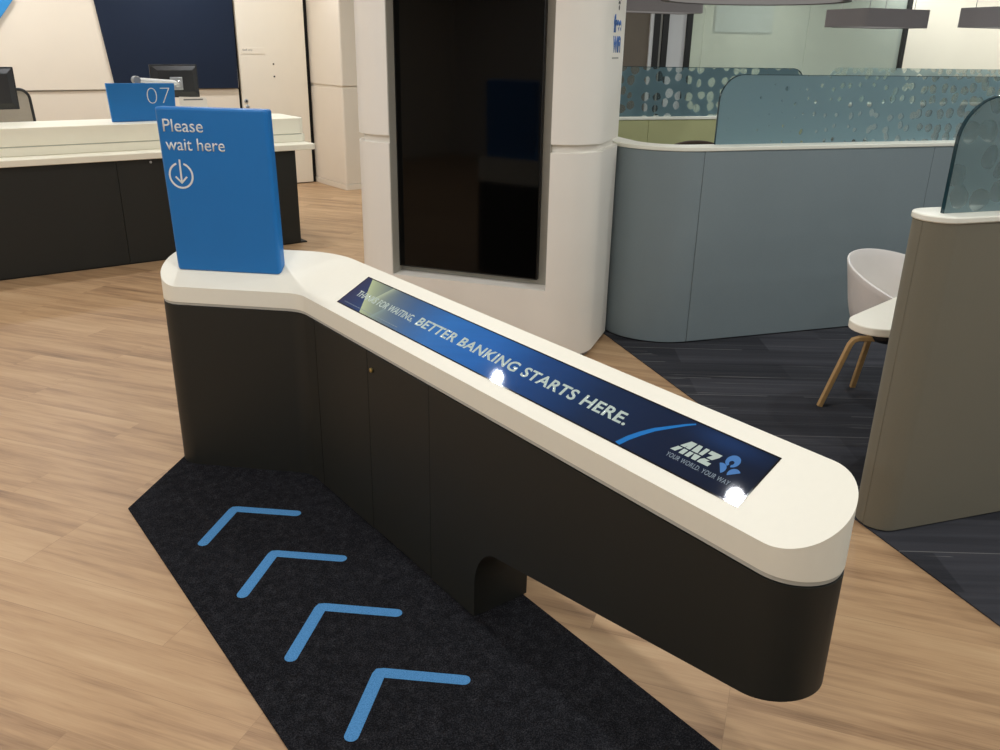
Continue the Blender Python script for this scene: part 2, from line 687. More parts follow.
# ================================================================== SHELL OF THE ROOM
# timber floor / carpet meet on the line x' = 2.30 of the booth frame
EDGE = 2.293


def bq(x, y):
    p = to_world(B, (x, y, 0))
    return (p.x, p.y)


struct('floor', box((-7, -2.6, -.10), (14, 17, 0)), M['wood'])
cp = [bq(EDGE, -3.0), bq(EDGE, 15.0), bq(12.5, 15.0), bq(12.5, -3.0)]
o = struct('floor_carpet', prism([(EDGE, -2.9), (11.2, -2.9), (11.2, 12.4), (EDGE, 12.4)], .0005, .006), M['carpet'], th=B,
           label='charcoal striped carpet planks under the booths on the right')
o['category'] = 'carpet'
struct('ceiling', box((-7, -2.6, 2.9), (14, 17, 3.0)), M['ceiling'])
struct('wall_left', box((-7.15, -2.6, 0), (-7, 17, 2.9)), M['room_wall'])
struct('wall_right', box((14, -2.6, 0), (14.15, 17, 2.9)), M['room_wall'])
struct('wall_front', box((-7, -2.6, 0), (14, -2.45, 2.9)), M['near_wall'])
struct('wall_far', box((-7, 17, 0), (14, 17.15, 2.9)), M['room_wall'])

# ---- wall behind the tellers: upper board, lower board set back, dark reveal between
SW = 10.608
bm = bmesh.new()
add_box(bm, (-4.0, SW, 1.212), (4.025, SW + .12, 2.9))
add_box(bm, (-4.0, SW + .02, 0), (4.025, SW + .12, 1.195))
add_box(bm, (-4.0, SW + .05, 1.195), (4.025, SW + .12, 1.212))
struct('wall_back', bm, M['white_wall'], th=K, label='cream wall behind the teller counter with a thin horizontal reveal')

# ---- staff door in that wall
dr = thing('door_1', 'cream flush staff door with black gaps beside the navy panel', 'door', K, (4.5, SW, 0))
dr['kind'] = 'structure'
obj('door_leaf', box((4.062, SW + .005, .012), (4.935, SW + .05, 2.88)), M['door'], dr, bevel=.003)
obj('door_reveal', box((4.02, SW + .055, 0), (5.0, SW + .12, 2.9)), M['shadow'], dr, label='black gap around the door')
bm = bmesh.new()
for z in (1.482, 1.336):
    add_lathe(bm, [(.010, 0), (.010, -.008)], (4.493, SW + .006, z), 14, 'y')
obj('door_bolt', bm, M['monitor'], dr, label='two small black screw holes')
lk = obj('door_lock', lathe([(.026, 0), (.026, -.008), (.020, -.012)], (4.105, SW + .006, 1.053), 20, 'y'), M['chrome'], dr, bevel=.002)
obj('lock_cylinder', lathe([(.011, 0), (.011, -.006)], (4.105, SW - .006, 1.053), 16, 'y'), M['monitor'], lk)
obj('lock_cylinder', lathe([(.024, 0), (.024, -.010), (.016, -.014)], (4.115, SW + .006, .985), 20, 'y'), M['chrome'], dr)
dp = obj('door_plate', box((4.095, SW - .001, 1.598), (4.385, SW + .006, 1.672)), M['door'], dr, bevel=.001)
obj('lettering', text_bm('Staff only', 4.110, 4.235, 1.628, 1.654, lambda a, b, h: (a, SW - .0012 - h, b)), M['ink'], dp)

# ---- projecting wall end right of the door, with the groove that runs around the room at 1.22 m
bm = bmesh.new()
blk = rounded([(5.0, 9.80), (7.0, 9.80), (7.0, 10.75), (5.0, 10.75)], [.03, 0, 0, .0], 5)
blk_in = [(max(a, 5.02), max(b, 9.82)) for a, b in blk]
add_prism(bm, blk, .075, 1.215)
add_prism(bm, blk_in, 1.215, 1.255)
add_prism(bm, blk, 1.255, 2.9)
struct('wall_return', bm, M['white_wall'], th=K, label='cream wall end right of the staff door')
struct('baseboard_return', prism([(a - .008 if a < 5.1 else a, b - .008 if b < 9.9 else b) for a, b in blk], 0, .07), M['white_wall'], th=K, bevel=.004)

# ---- navy panel and light blue panel fixed on the wall
t = tag(obj('wall_panel', prism([(2.598, 1.214), (4.015, 1.205), (4.030, 2.75), (2.43, 2.75)], 0, .02, lambda a, b, h: (a, SW - .001 - h, b)), M['navy'], th=K, base=(3.3, SW, 1.21), bevel=.002),
        'large navy blue wall panel with a slanted left edge', 'wall panel')
t = tag(obj('wall_panel', prism([(1.713, 2.094), (1.713, 2.75), (.3, 2.75), (.3, 1.25), (1.03, 1.25)], 0, .045, lambda a, b, h: (a, SW - .001 - h, b)), [M['bluepanel']], th=K, base=(1.2, SW, 1.25), bevel=.002),
        'light blue angled wall panel in the upper left corner', 'wall panel')

# ================================================================== SERVICE COUNTER
A_DIR = Vector((-.70711, .70711))       # direction of the short wing, in (v, s)
M_DIR = Vector((.70711, .70711))        # its normal, pointing to the back
TL = RF * tan(radians(22.5))
L_B = S_BEND - TL - S_END               # straight run of the long wing
L_ARC = RF * radians(45)
L_A = .627 - TL                        # straight run of the short wing
L_ALL = L_B + L_ARC + L_A
ARC_C = Vector((V0 - RF, S_BEND - TL))


def path(t):
    """front edge point and back-pointing normal at run length t, in (v, s)"""
    if t <= L_B:
        return Vector((V0, S_END + t)), Vector((1, 0))
    if t <= L_B + L_ARC:
        a = (t - L_B) / RF
        n = Vector((cos(a), sin(a)))
        return ARC_C + n * RF, n
    q = t - L_B - L_ARC
    p0 = ARC_C + M_DIR * RF
    return p0 + A_DIR * q, M_DIR.copy()


def stations(t0, t1, extra=(), inset=0.0):
    r = DEP / 2 - inset
    if t0 <= 0:
        t0 = inset
    if t1 >= L_ALL:
        t1 = L_ALL - inset
    ts = set([t0, t1])
    for k in range(0, 15):
        q = inset + r * (1 - cos(pi / 2 * k / 14))
        ts.add(q)
        ts.add(L_ALL - q)
    for k in range(0, 13):
        ts.add(L_B + L_ARC * k / 12)
    ts.update(extra)
    out = []
    for t in sorted(ts):
        if t0 - 1e-9 <= t <= t1 + 1e-9 and (not out or t - out[-1] > 1e-5):
            out.append(t)
    return out


def sweep(t0, t1, zb, zt, inset=0.0, extra=(), nd=12):
    """solid following the counter's plan between two run lengths"""
    bm = bmesh.new()
    R = DEP / 2
    r = R - inset
    rows = []
    for t in stations(t0, t1, extra, inset):
        e = max(0.0, min(t, L_ALL - t) - inset)
        tt = t
        half = r if e >= r else sqrt(max(0.0, r * r - (r - e) ** 2))
        half = max(half, .0015)
        p, n = path(tt)
        row = []
        for k in range(nd + 1):
            d = R - half + 2 * half * k / nd
            q = p + n * d
            row.append((bm.verts.new((q.x, q.y, zb(tt, d))), bm.verts.new((q.x, q.y, zt(tt, d)))))
        rows.append(row)
    for A, Bq in zip(rows, rows[1:]):
        for k in range(nd):
            bm.faces.new((A[k][1], A[k + 1][1], Bq[k + 1][1], Bq[k][1]))
            bm.faces.new((A[k][0], Bq[k][0], Bq[k + 1][0], A[k + 1][0]))
        bm.faces.new((A[0][0], A[0][1], Bq[0][1], Bq[0][0]))
        bm.faces.new((A[nd][0], Bq[nd][0], Bq[nd][1], A[nd][1]))
    for row in (rows[0], rows[-1]):
        for k in range(nd):
            bm.faces.new((row[k][0], row[k + 1][0], row[k + 1][1], row[k][1]))
    bmesh.ops.remove_doubles(bm, verts=bm.verts, dist=1e-6)
    return bm


def top_z(t, d):
    return Z0 + tan(TILT) * d


def on_top(s, d, h=0.0):
    """point on the sloped top of the long wing: s along, d up the slope, h above it"""
    return (V0 + d * cos(TILT) - h * sin(TILT), s, Z0 + d * sin(TILT) + h * cos(TILT))


def under(t, d):
    """lower edge of the cantilever, arch and leg (as a function of run length)"""
    s = S_END + t
    if s >= 1.8605:
        return .007
    line = .312 - .1553 * (s - 1.604)
    if s > 1.735:
        x = (s - 1.735) / .125
        return .1265 + (.2917 - .1265) * sqrt(max(0, 1 - x * x)) if x < 1 else .1265
    return line


cnt = thing('service_counter', 'long charcoal counter with a sloping white top and a built-in display strip', 'counter', K, BASE_K)
obj('countertop', sweep(0, L_ALL, lambda t, d: .748, top_z), M['slab'], cnt, bevel=.005, seg=3, label='white sloping slab top with round ends')
obj('reveal_strip', sweep(0, L_ALL, lambda t, d: .7365, lambda t, d: .7485, inset=.003), M['gapstrip'], cnt, label='pale grey strip under the white top')
arch = [1.8600 - S_END, 1.8606 - S_END] + [1.735 + .125 * sin(pi / 2 * k / 14) - S_END for k in range(15)] + [1.3 - S_END, 1.6 - S_END]
G = .0012
seams = [2.118, 2.525, 2.949]
zt_body = lambda t, d: .734
t1, t2, t3 = [s - S_END for s in seams]
obj('side_panel', sweep(0, t1 - G, under, zt_body, inset=0.0, extra=arch), M['body'], cnt, label='cantilevered charcoal end with an arched cut-out over its foot')
dd = obj('cabinet_door', sweep(t1 + G, t2 - G, lambda t, d: .012, zt_body, inset=0.0), M['body'], cnt, bevel=.0015)
lock = obj('door_lock', lathe([(.009, 0), (.009, -.006), (.006, -.008)], (V0 - .003, 2.486, .673), 16, 'x'), M['brass'], dd, label='small brass cam lock')
obj('front_panel', sweep(t2 + G, t3 - G, lambda t, d: .007, zt_body, inset=0.0), M['body'], cnt, bevel=.0015)
obj('end_panel', sweep(t3 + G, L_ALL, lambda t, d: .007, zt_body, inset=0.0), M['body'], cnt, label='charcoal panel wrapping the rounded far wing')
obj('carcass', sweep(1.90 - S_END, L_ALL - .05, lambda t, d: .02, lambda t, d: .73, inset=.012), M['core'], cnt)

# display strip let into the sloping top
s0, s1, d0, d1 = .953, 2.815, .049, .200
scr = obj('display_screen', prism([(s0, d0), (s1, d0), (s1, d1), (s0, d1)], -.01, .0006, lambda a, b, h: on_top(a, b, h)), M['screen'], cnt, smooth=0,
          label='dark blue glossy display strip')
bm = bmesh.new()
w = .004
for a0, a1, b0, b1 in ((s0 - w, s1 + w, d0 - w, d0), (s0 - w, s1 + w, d1, d1 + w), (s0 - w, s0, d0, d1), (s1, s1 + w, d0, d1)):
    add_prism(bm, [(a0, b0), (a1, b0), (a1, b1), (a0, b1)], -.01, .0010, lambda a, b, h: on_top(a, b, h))
obj('bezel', bm, M['bezel'], scr, smooth=0)


def scr_fn(lift=.0008):
    return lambda a, b, h: on_top(-a, b, lift + h)


obj('lettering', text_bm('THANKS FOR WAITING,', -2.768, -2.373, .101, .135, scr_fn(), .0004, weight=.006), M['scr_white'], scr, smooth=0, label='thin white words THANKS FOR WAITING,')
obj('lettering', text_bm('BETTER BANKING STARTS HERE.', -2.345, -1.347, .103, .141, scr_fn(), .0004, weight=.022, spacing=1.06), M['scr_white'], scr, smooth=0, label='bold white words BETTER BANKING STARTS HERE.')
obj('lettering', text_bm('YOUR WORLD. YOUR WAY', -1.188, -1.004, .081, .094, scr_fn(), .0004, weight=-.004, spacing=1.08), M['scr_pale'], scr, smooth=0, label='thin pale words YOUR WORLD. YOUR WAY')
# small print under the first words: a hairline row, far too small to read
bm = bmesh.new()
x = -2.784
random.seed(3)
while x < -2.40:
    wd = random.uniform(.006, .018)
    add_prism(bm, [(x, .0625), (x + wd, .0625), (x + wd, .0645), (x, .0645)], 0, .0003, scr_fn())
    x += wd + .004
obj('small_print', bm, M['scr_pale'], scr, smooth=0)
# swoosh
cs = [(-1.324, .050), (-1.311, .078), (-1.292, .105), (-1.268, .132), (-1.237, .157), (-1.208, .180), (-1.186, .1945)]
wd = [.013, .0125, .012, .010, .008, .006, .004]
lo, hi = [], []
for i, (a, b) in enumerate(cs):
    p, q = cs[max(i - 1, 0)], cs[min(i + 1, len(cs) - 1)]
    tx, ty = q[0] - p[0], q[1] - p[1]
    l = sqrt(tx * tx + ty * ty)
    nx, ny = -ty / l, tx / l
    lo.append((a - nx * wd[i], b - ny * wd[i] * .6))
    hi.append((a + nx * wd[i] * .4, b + ny * wd[i] * .4))
poly = [(a, min(max(b, .0495), .1985)) for a, b in lo + hi[::-1]]
obj('swoosh', prism(poly, 0, .0003, scr_fn(.0007)), M['scr_cyan'], scr, smooth=0, label='bright blue curved stripe')
# three block letters with a slit through them, leaning forward
bm = bmesh.new()
X0, HX, HY = -1.186, .118, .042
SH = .30


def lg(polys):
    for pl in polys:
        add_prism(bm, [(X0 + (a + SH * b) * HX / 3.3, .103 + b * HY) for a, b in pl], 0, .0004, scr_fn())


SL0, SL1 = .38, .47
# A
lg([[(-.12, 0), (.28, 0), (.49, SL0), (.10, SL0)],
    [(.60, 0), (.95, 0), (.95, SL0), (.60, SL0)],
    [(.15, SL1), (.52, SL1), (.60, .66), (.60, SL1), (.95, SL1), (.95, 1), (.46, 1)]])
# N
lg([[(1.10, 0), (1.43, 0), (1.43, SL0), (1.10, SL0)], [(1.66, 0), (2.01, 0), (2.01, SL0), (1.50, SL0)],
    [(1.10, SL1), (1.47, SL1), (1.62, SL1), (1.42, 1), (1.10, 1)], [(1.70, SL1), (2.01, SL1), (2.01, 1), (1.70, 1)]])
# Z
lg([[(2.15, 0), (3.02, 0), (3.02, .25), (2.62, .25), (2.74, SL0), (2.30, SL0), (2.15, .22)],
    [(2.36, SL1), (2.80, SL1), (3.02, .80), (3.02, 1), (2.16, 1), (2.16, .75), (2.54, .75)]])
obj('logo', bm, M['scr_white'], scr, smooth=0, label='white block letters ANZ with a slit')
# emblem: a disc with a hole and two half discs
bm = bmesh.new()


def arcpts(cx, cy, r, a0, a1, n=20):
    return [(cx + r * cos(radians(a0 + (a1 - a0) * k / n)), cy + r * sin(radians(a0 + (a1 - a0) * k / n))) for k in range(n + 1)]


EC = (-1.036, .1435)
outer = arcpts(EC[0], EC[1], .0175, -76, 256, 40)
inner = arcpts(EC[0], EC[1] - .005, .0062, 250, -70, 30)
add_prism(bm, outer + inner, 0, .0004, scr_fn())
for cx, cy, q in ((-1.0505, .114, 40), (-1.0125, .114, 130)):
    add_prism(bm, arcpts(cx, cy, .0150, q - 90, q + 90, 20), 0, .0004, scr_fn())
obj('emblem', bm, M['scr_logo'], scr, smooth=0, label='blue three-lobed emblem')

# ---- blue sign block standing on the short wing
SG = cos(radians(45))
sg = thing('wait_sign', 'tall blue sign block reading Please wait here on the counter end', 'sign', K, ((1.2 + .0) * 1.0, 3.45, .86))


def sgn(a, dd, z):
    """a along the short wing, dd behind its front line, z up"""
    m = 3.117 + dd
    return (SG * (-a + m), SG * (a + m), z)


bm = bmesh.new()
rings = []
NZ = 10
for k in range(NZ + 1):
    f = k / NZ
    aL = 1.780 + (1.797 - 1.780) * f
    aR = 1.332 + (1.340 - 1.332) * f
    pl = rounded([(aR, .084), (aL, .084), (aL, .148), (aR, .148)], .018, 6)
    ring = []
    for a, b in pl:
        zb = Z0 + tan(TILT) * b - .0005
        ring.append(bm.verts.new(sgn(a, b, zb + (1.505 - zb) * f)))
    rings.append(ring)
n = len(rings[0])
for A, Bq in zip(rings, rings[1:]):
    for k in range(n):
        bm.faces.new((A[k], A[(k + 1) % n], Bq[(k + 1) % n], Bq[k]))
bm.faces.new(rings[0][::-1])
bm.faces.new(rings[-1])
board = obj('sign_board', bm, M['sign'], sg, bevel=.010, seg=4)
sfn = lambda a, b, h: sgn(-a, .0838 - h, b)
obj('lettering', text_bm('Please', -1.7655, -1.602, 1.4135, 1.4615, sfn, .001, weight=.002), M['sign_ink'], board, smooth=0, label='white word Please')
obj('lettering', text_bm('wait here', -1.763, -1.520, 1.3435, 1.3905, sfn, .001, weight=.002), M['sign_ink'], board, smooth=0, label='white words wait here')
bm = bmesh.new()
CX, CZ, RR = -1.7135, 1.2465, .0515
o1 = arcpts(CX, CZ, RR, 108, 432, 48)
i1 = arcpts(CX, CZ, RR - .0075, 432, 108, 48)
add_prism(bm, o1 + i1, 0, .001, sfn)
add_prism(bm, [(CX - .0035, CZ + .062), (CX - .0035, CZ - .026), (CX + .0035, CZ - .026), (CX + .0035, CZ + .062)], 0, .001, sfn)
for sx in (-1, 1):
    add_prism(bm, [(CX, CZ - .033), (CX + sx * .026, CZ - .007), (CX + sx * .021, CZ - .002), (CX, CZ - .0235)][::sx], 0, .001, sfn)
obj('arrow_symbol', bm, M['sign_ink'], board, smooth=0, label='white downward arrow in a ring')

# ---- queue mat with four chevrons
mt = thing('queue_mat', 'black pile floor mat with a pointed end beside the counter', 'mat', K, (1.08, 1.8, 0))
obj('pile', prism([(.615, 3.224), (.95, 3.560), (1.18, 3.56), (1.543, 3.10), (1.543, -.2), (.615, -.2)], .0005, .0065), M['mat'], mt, bevel=.002)
for i in range(4):
    sA, vA = 2.974 - .3885 * i, .955
    a1 = (vA - .184, sA - .173)
    a2 = (vA + .184, sA - .173)
    hw = .020

    def capsule_chev():
        # rounded ends, mitred point
        pts = []
        k1 = Vector((a1[0] - vA, a1[1] - sA)).normalized()
        k2 = Vector((a2[0] - vA, a2[1] - sA)).normalized()
        apex = Vector((vA, sA))
        n1 = Vector((-k1.y, k1.x))
        n2 = Vector((k2.y, -k2.x))
        P1, P2 = Vector(a1), Vector(a2)
        bis = (k1 + k2).normalized()
        half = k1.angle(k2) / 2
        tip_out = apex - bis * (hw / sin(half)) * .72
        tip_in = apex + bis * (hw / sin(half))
        if (P1 + n1 * hw - tip_in).length < (P1 - n1 * hw - tip_in).length:
            n1 = -n1
        if (P2 + n2 * hw - tip_in).length < (P2 - n2 * hw - tip_in).length:
            n2 = -n2

        def endcap(P, k, nn):
            return [P + (nn * cos(q) + k * sin(q)) * hw for q in [pi * j / 10 for j in range(11)]]
        wide = lambda kk, nn: apex + nn * hw + kk * hw * .35
        pts = [tip_in] + [q for q in reversed(endcap(P1, k1, n1))] + [wide(k1, n1), tip_out, wide(k2, n2)] + endcap(P2, k2, n2)
        return [(p.x, p.y) for p in pts]
    obj('chevron', prism(capsule_chev(), .0064, .0072), M['mat_print'], mt, smooth=0, label='blue printed chevron')

# ================================================================== TELLER COUNTER (far left)
ST = 7.307
tc = thing('teller_counter', 'long charcoal teller counter with a cream stepped top', 'counter', K, (1.4, ST + .4, 0))
vs = [-1.2, .55, 1.715, 3.238]
for a, b in zip(vs, vs[1:]):
    obj('front_panel', box((a + .0015, ST, .012), (b - .0015, ST + .03, .842)), M['body'], tc, bevel=.0015)
obj('carcass', box((-1.2, ST + .031, .0), (3.236, ST + .72, .842)), M['body'], tc)
obj('plinth', box((-1.2, ST + .012, .0), (3.30, ST + .70, .011)), M['plinth'], tc)
obj('worktop', prism(rounded([(-1.2, ST - .03), (3.428, ST - .03), (3.428, ST + .75), (-1.2, ST + .75)], [0, .03, .03, 0], 6), .8425, .892), M['teller_top'], tc, bevel=.004, label='cream worktop ledge')
obj('riser', prism(rounded([(-1.2, ST + .195), (3.448, ST + .195), (3.448, ST + .76), (-1.2, ST + .76)], [0, .06, .06, 0], 6), .892, .956), M['teller_top'], tc, bevel=.003)
obj('gap_strip', prism(rounded([(-1.2, ST + .205), (3.425, ST + .205), (3.425, ST + .75), (-1.2, ST + .75)], [0, .06, .06, 0], 6), .956, .964), M['gapstrip'], tc)
obj('hutch', prism(rounded([(-1.2, ST + .195), (3.432, ST + .195), (3.432, ST + .76), (-1.2, ST + .76)], [0, .06, .06, 0], 6), .964, 1.10), M['teller_top'], tc, bevel=.004, label='cream raised ledge')
obj('panel_lock', lathe([(.010, 0), (.010, -.005)], (1.98, ST, .815), 14, 'y'), M['chrome'], tc)

# "07" desk sign
ds = thing('desk_sign', 'blue desk sign numbered 07 on the teller counter', 'sign', K, (2.09, ST + .44, 1.10))
db = obj('sign_board', prism([(1.832, 1.1005), (2.352, 1.1005), (2.366, 1.400), (1.818, 1.405)], 0, .03, lambda a, b, h: (a, ST + .44 - h, b)), M['sign'], ds, bevel=.003)
obj('lettering', text_bm('07', 2.130, 2.322, 1.240, 1.366, lambda a, b, h: (a, ST + .4098 - h, b), .001, weight=-.03), M['sign_ink'], db, smooth=0, label='thin white numerals 07')

# small white card
cd = thing('notice_card', 'small white notice card behind the blue sign on the teller ledge', 'card', K, (2.5, ST + .36, 1.10))
obj('card_face', prism([(2.385, 1.1005), (2.622, 1.1005), (2.618, 1.282), (2.385, 1.292)], 0, .004, lambda a, b, h: (a, ST + .36 - h + (b - 1.09) * .12, b)), M['paper'], cd)
obj('card_foot', box((2.385, ST + .365, 1.1005), (2.62, ST + .43, 1.104)), M['paper'], cd)
obj('print_line', box((2.42, ST + .3755, 1.262), (2.585, ST + .379, 1.272)), M['ink'], cd)


def monitor(name, label, vL, vR, zb, zt, s, arm_dir, arm=True):
    m = thing(name, label, 'monitor', K, ((vL + vR) / 2, s + .12, .75))
    fr = rounded([(vL, zb), (vR, zb), (vR, zt), (vL, zt)], .006, 3)
    obj('housing', prism(fr, 0, .022, lambda a, b, h: (a, s + .03 - h, b)), M['monitor'], m, bevel=.002)
    obj('panel_glass', prism([(vL + .012, zb + .012), (vR - .012, zb + .012), (vR - .012, zt - .012), (vL + .012, zt - .012)], 0, .002, lambda a, b, h: (a, s + .031 + h, b)), M['tv'], m)
    # tapered back
    bm = bmesh.new()
    ins = .055
    a = [bm.verts.new((x, s + .008, z)) for x, z in ((vL + .01, zb + .01), (vR - .01, zb + .01), (vR - .01, zt - .01), (vL + .01, zt - .01))]
    b = [bm.verts.new((x, s - .025, z)) for x, z in ((vL + ins, zb + .05), (vR - ins, zb + .05), (vR - ins, zt - .05), (vL + ins, zt - .05))]
    bm.faces.new(b)
    bm.faces.new(a[::-1])
    for k in range(4):
        bm.faces.new((a[k], a[(k + 1) % 4], b[(k + 1) % 4], b[k]))
    obj('back_cover', bm, M['monitor'], m, bevel=.003)
    c, z = (vL + vR) / 2, (zb + zt) / 2 - .02
    vp = obj('mount_plate', box((c - .055, s - .033, z - .055), (c + .055, s - .024, z + .055)), M['chrome'], m, bevel=.004, label='silver mounting plate')
    obj('mount_joint', lathe([(.024, 0), (.030, -.02), (.030, -.05), (.020, -.06)], (c, s - .033, z), 20, 'y'), M['chrome'], vp)
    e = (c + arm_dir * .36, s - .075, z + .035)
    obj('arm', tube([(c, s - .075, z - .02), (c, s - .075, z + .0), (c + arm_dir * .05, s - .075, z + .012), e], [.018, .020, .022, .020], 12), M['arm_paint'], m, label='silver monitor arm')
    obj('arm_hinge', lathe([(.030, -.035), (.034, -.03), (.034, .03), (.030, .035)], (e[0], e[1], e[2]), 20, 'y'), M['steel'], m)
    obj('post', tube([(e[0], e[1] + .01, e[2] - .02), (e[0], e[1] + .03, .752)], .018, 12), M['steel'], m)
    return m


# staff side desk that carries the monitors
dk = thing('staff_desk', 'cream staff desk behind the teller counter', 'desk', K, (1.4, ST + 1.2, 0))
obj('desktop', box((-1.2, ST + .752, .72), (3.35, ST + 1.45, .75)), M['teller_top'], dk, bevel=.003)
for a in (-1.15, 1.1, 3.3):
    obj('leg', box((a - .02, ST + .78, 0), (a + .02, ST + 1.42, .72)), M['body'], dk)
monitor('computer_monitor', 'black monitor seen from behind on a silver arm beside the navy panel', 2.318, 2.738, 1.256, 1.538, 8.2, -1)
monitor('computer_monitor', 'black monitor seen from behind at the left edge above the counter', .80, 1.243, 1.188, 1.516, 8.2, -1)

# mesh back office chair
oc = thing('office_chair', 'grey mesh-back office chair behind the left monitor', 'chair', K, (1.08, 8.95, 0))
bp_ = rounded([(.84, .92), (1.445, .90), (1.425, 1.315), (.86, 1.315)], [.06, .06, .09, .09], 8)


def bow(a, b, h):
    return (a, 8.82 + h - .10 * (1 - ((a - 1.1) / .3) ** 2) * .5, b)


obj('backrest_mesh', prism(bp_, 0, .006, bow), M['mesh'], oc)
obj('back_frame', tube([bow(a, b, 0) for a, b in bp_], .013, 8, closed=True), M['monitor'], oc)
obj('spine', tube([(1.1, 8.83, 1.1), (1.1, 8.80, .85), (1.1, 8.86, .52)], .022, 10), M['monitor'], oc)
obj('seat', prism(rounded([(.84, 8.82), (1.36, 8.82), (1.34, 9.3), (.86, 9.3)], .09, 6), .45, .52), M['brown'], oc, bevel=.02, seg=3)
obj('gas_column', lathe([(.028, .09), (.028, .28), (.022, .28), (.022, .45)], (1.1, 9.05, 0), 16), M['steel'], oc)
for k in range(5):
    q = 2 * pi * k / 5 + .3
    e = (1.1 + .3 * cos(q), 9.05 + .3 * sin(q), .075)
    lg_ = obj('leg', tube([(1.1, 9.05, .11), e], [.028, .018], 8), M['monitor'], oc)
    obj('caster', lathe([(.012, -.018), (.028, -.014), (.028, .014), (.012, .018)], (e[0], e[1], .029), 14, 'y'), M['monitor'], lg_)

# ================================================================== COLUMN WITH THE TALL SCREEN
FX0, FX1, FY0, FY1 = -2.590, -1.084, 4.553, 5.34
RC = .235
PK0, PK1, PKD = -2.302, -1.324, .135      # pocket for the screen


def col_plan(inset=0.0, pocket=True):
    pts = rounded([(FX0 + inset, FY0 + inset), (FX1 - inset, FY0 + inset), (FX1 - inset, FY1), (FX0 + inset, FY1)],
                  [RC - inset, RC - inset, RC * .9, RC * .9], 14)
    if not pocket:
        return pts
    out = []
    done = False
    for i, p in enumerate(pts):
        out.append(p)
        q = pts[(i + 1) % len(pts)]
        if not done and abs(p[1] - (FY0 + inset)) < 1e-6 and abs(q[1] - (FY0 + inset)) < 1e-6 and q[0] > p[0]:
            out += [(PK0, FY0 + inset), (PK0, FY0 + PKD), (PK1, FY0 + PKD), (PK1, FY0 + inset)]
            done = True
    return out


cl = thing('column', 'broad white rounded column holding a tall black screen', 'column', F, (-1.83, 4.95, 0))
cl['kind'] = 'structure'
bm = bmesh.new()
add_prism(bm, col_plan(0, False), .035, .428)
add_prism(bm, col_plan(0, True), .428, 1.207)
add_prism(bm, col_plan(.03, True), 1.207, 1.252)
add_prism(bm, col_plan(0, True), 1.252, 2.06)
add_prism(bm, col_plan(0, False), 2.06, 2.9)
obj('column_cladding', bm, M['white_col'], cl, smooth=30, label='white cladding with a groove at waist height')
obj('column_plinth', prism(col_plan(.03, False), 0, .036), M['grey_edge'], cl)
bm = box((PK0 + .001, FY0 + PKD - .004, .429), (PK1 - .001, FY0 + PKD - .001, 2.058))
add_box(bm, (PK0 + .0005, FY0 + .01, .429), (PK0 + .003, FY0 + PKD - .004, 2.058))
add_box(bm, (PK1 - .003, FY0 + .01, .429), (PK1 - .0005, FY0 + PKD - .004, 2.058))
obj('recess_lining', bm, M['recess'], cl, label='grey lining of the screen recess')
# free wifi decal on the column's right side
dfn = lambda a, b, h: (FX1 + .0003 + h, a, b)
obj('decal_lettering', text_bm('free', 4.855, 5.045, 1.824, 1.918, dfn, .0008, weight=.055), M['decal_blue'], cl, smooth=0, label='blue word free')
obj('decal_lettering', text_bm('WiFi', 4.862, 5.052, 1.722, 1.808, dfn, .0008, weight=.055), M['decal_blue'], cl, smooth=0, label='blue word WiFi')
bm = bmesh.new()
for r in (.035, .062, .089):
    add_prism(bm, arcpts(4.965, 1.952, r, 45, 135, 14) + arcpts(4.965, 1.952, r - .014, 135, 45, 14), 0, .0008, dfn)
add_prism(bm, arcpts(4.965, 1.952, .013, 0, 360, 16)[:-1], 0, .0008, dfn)
obj('decal_symbol', bm, M['decal_black'], cl, smooth=0, label='black signal symbol')
obj('decal_line', box((FX1 + .0003, 4.86, 1.690), (FX1 + .0011, 5.02, 1.699)), M['decal_grey'], cl)

tv = thing('display_screen', 'tall black portrait screen set in the white column', 'screen', F, (-1.85, FY0 + .12, .46))
obj('screen_glass', box((-2.290, FY0 + .088, .470), (-1.412, FY0 + .094, 2.032)), M['tv'], tv, bevel=.001)
obj('housing', box((-2.298, FY0 + .091, .462), (-1.404, FY0 + .124, 2.04)), M['tv_edge'], tv, bevel=.003)
obj('wall_bracket', box((-2.1, FY0 + .1241, .9), (-1.6, FY0 + .1305, 1.7)), M['steel'], tv)

# ================================================================== BOOTHS
def offset_path(pts, d):
    """offset an open polyline to its left by d"""
    out = []
    P = [Vector(p) for p in pts]
    for i, p in enumerate(P):
        t = (P[min(i + 1, len(P) - 1)] - P[max(i - 1, 0)]).normalized()
        n = Vector((-t.y, t.x))
        out.append((p.x + n.x * d, p.y + n.y * d))
    return out


def wall_strip(pts, d0, d1, z0, z1):
    a = offset_path(pts, d0) if d0 else list(pts)
    b = offset_path(pts, d1) if d1 else list(pts)
    return prism(a + b[::-1], z0, z1)


def glass_panel(x0, x1, y, z0, z1, rL, rR, th_=.012):
    pts = rounded([(x0, z0), (x1, z0), (x1, z1), (x0, z1)], [0, 0, rR, rL], 10)
    return prism(pts, 0, th_, lambda a, b, h: (a, y + h, b))


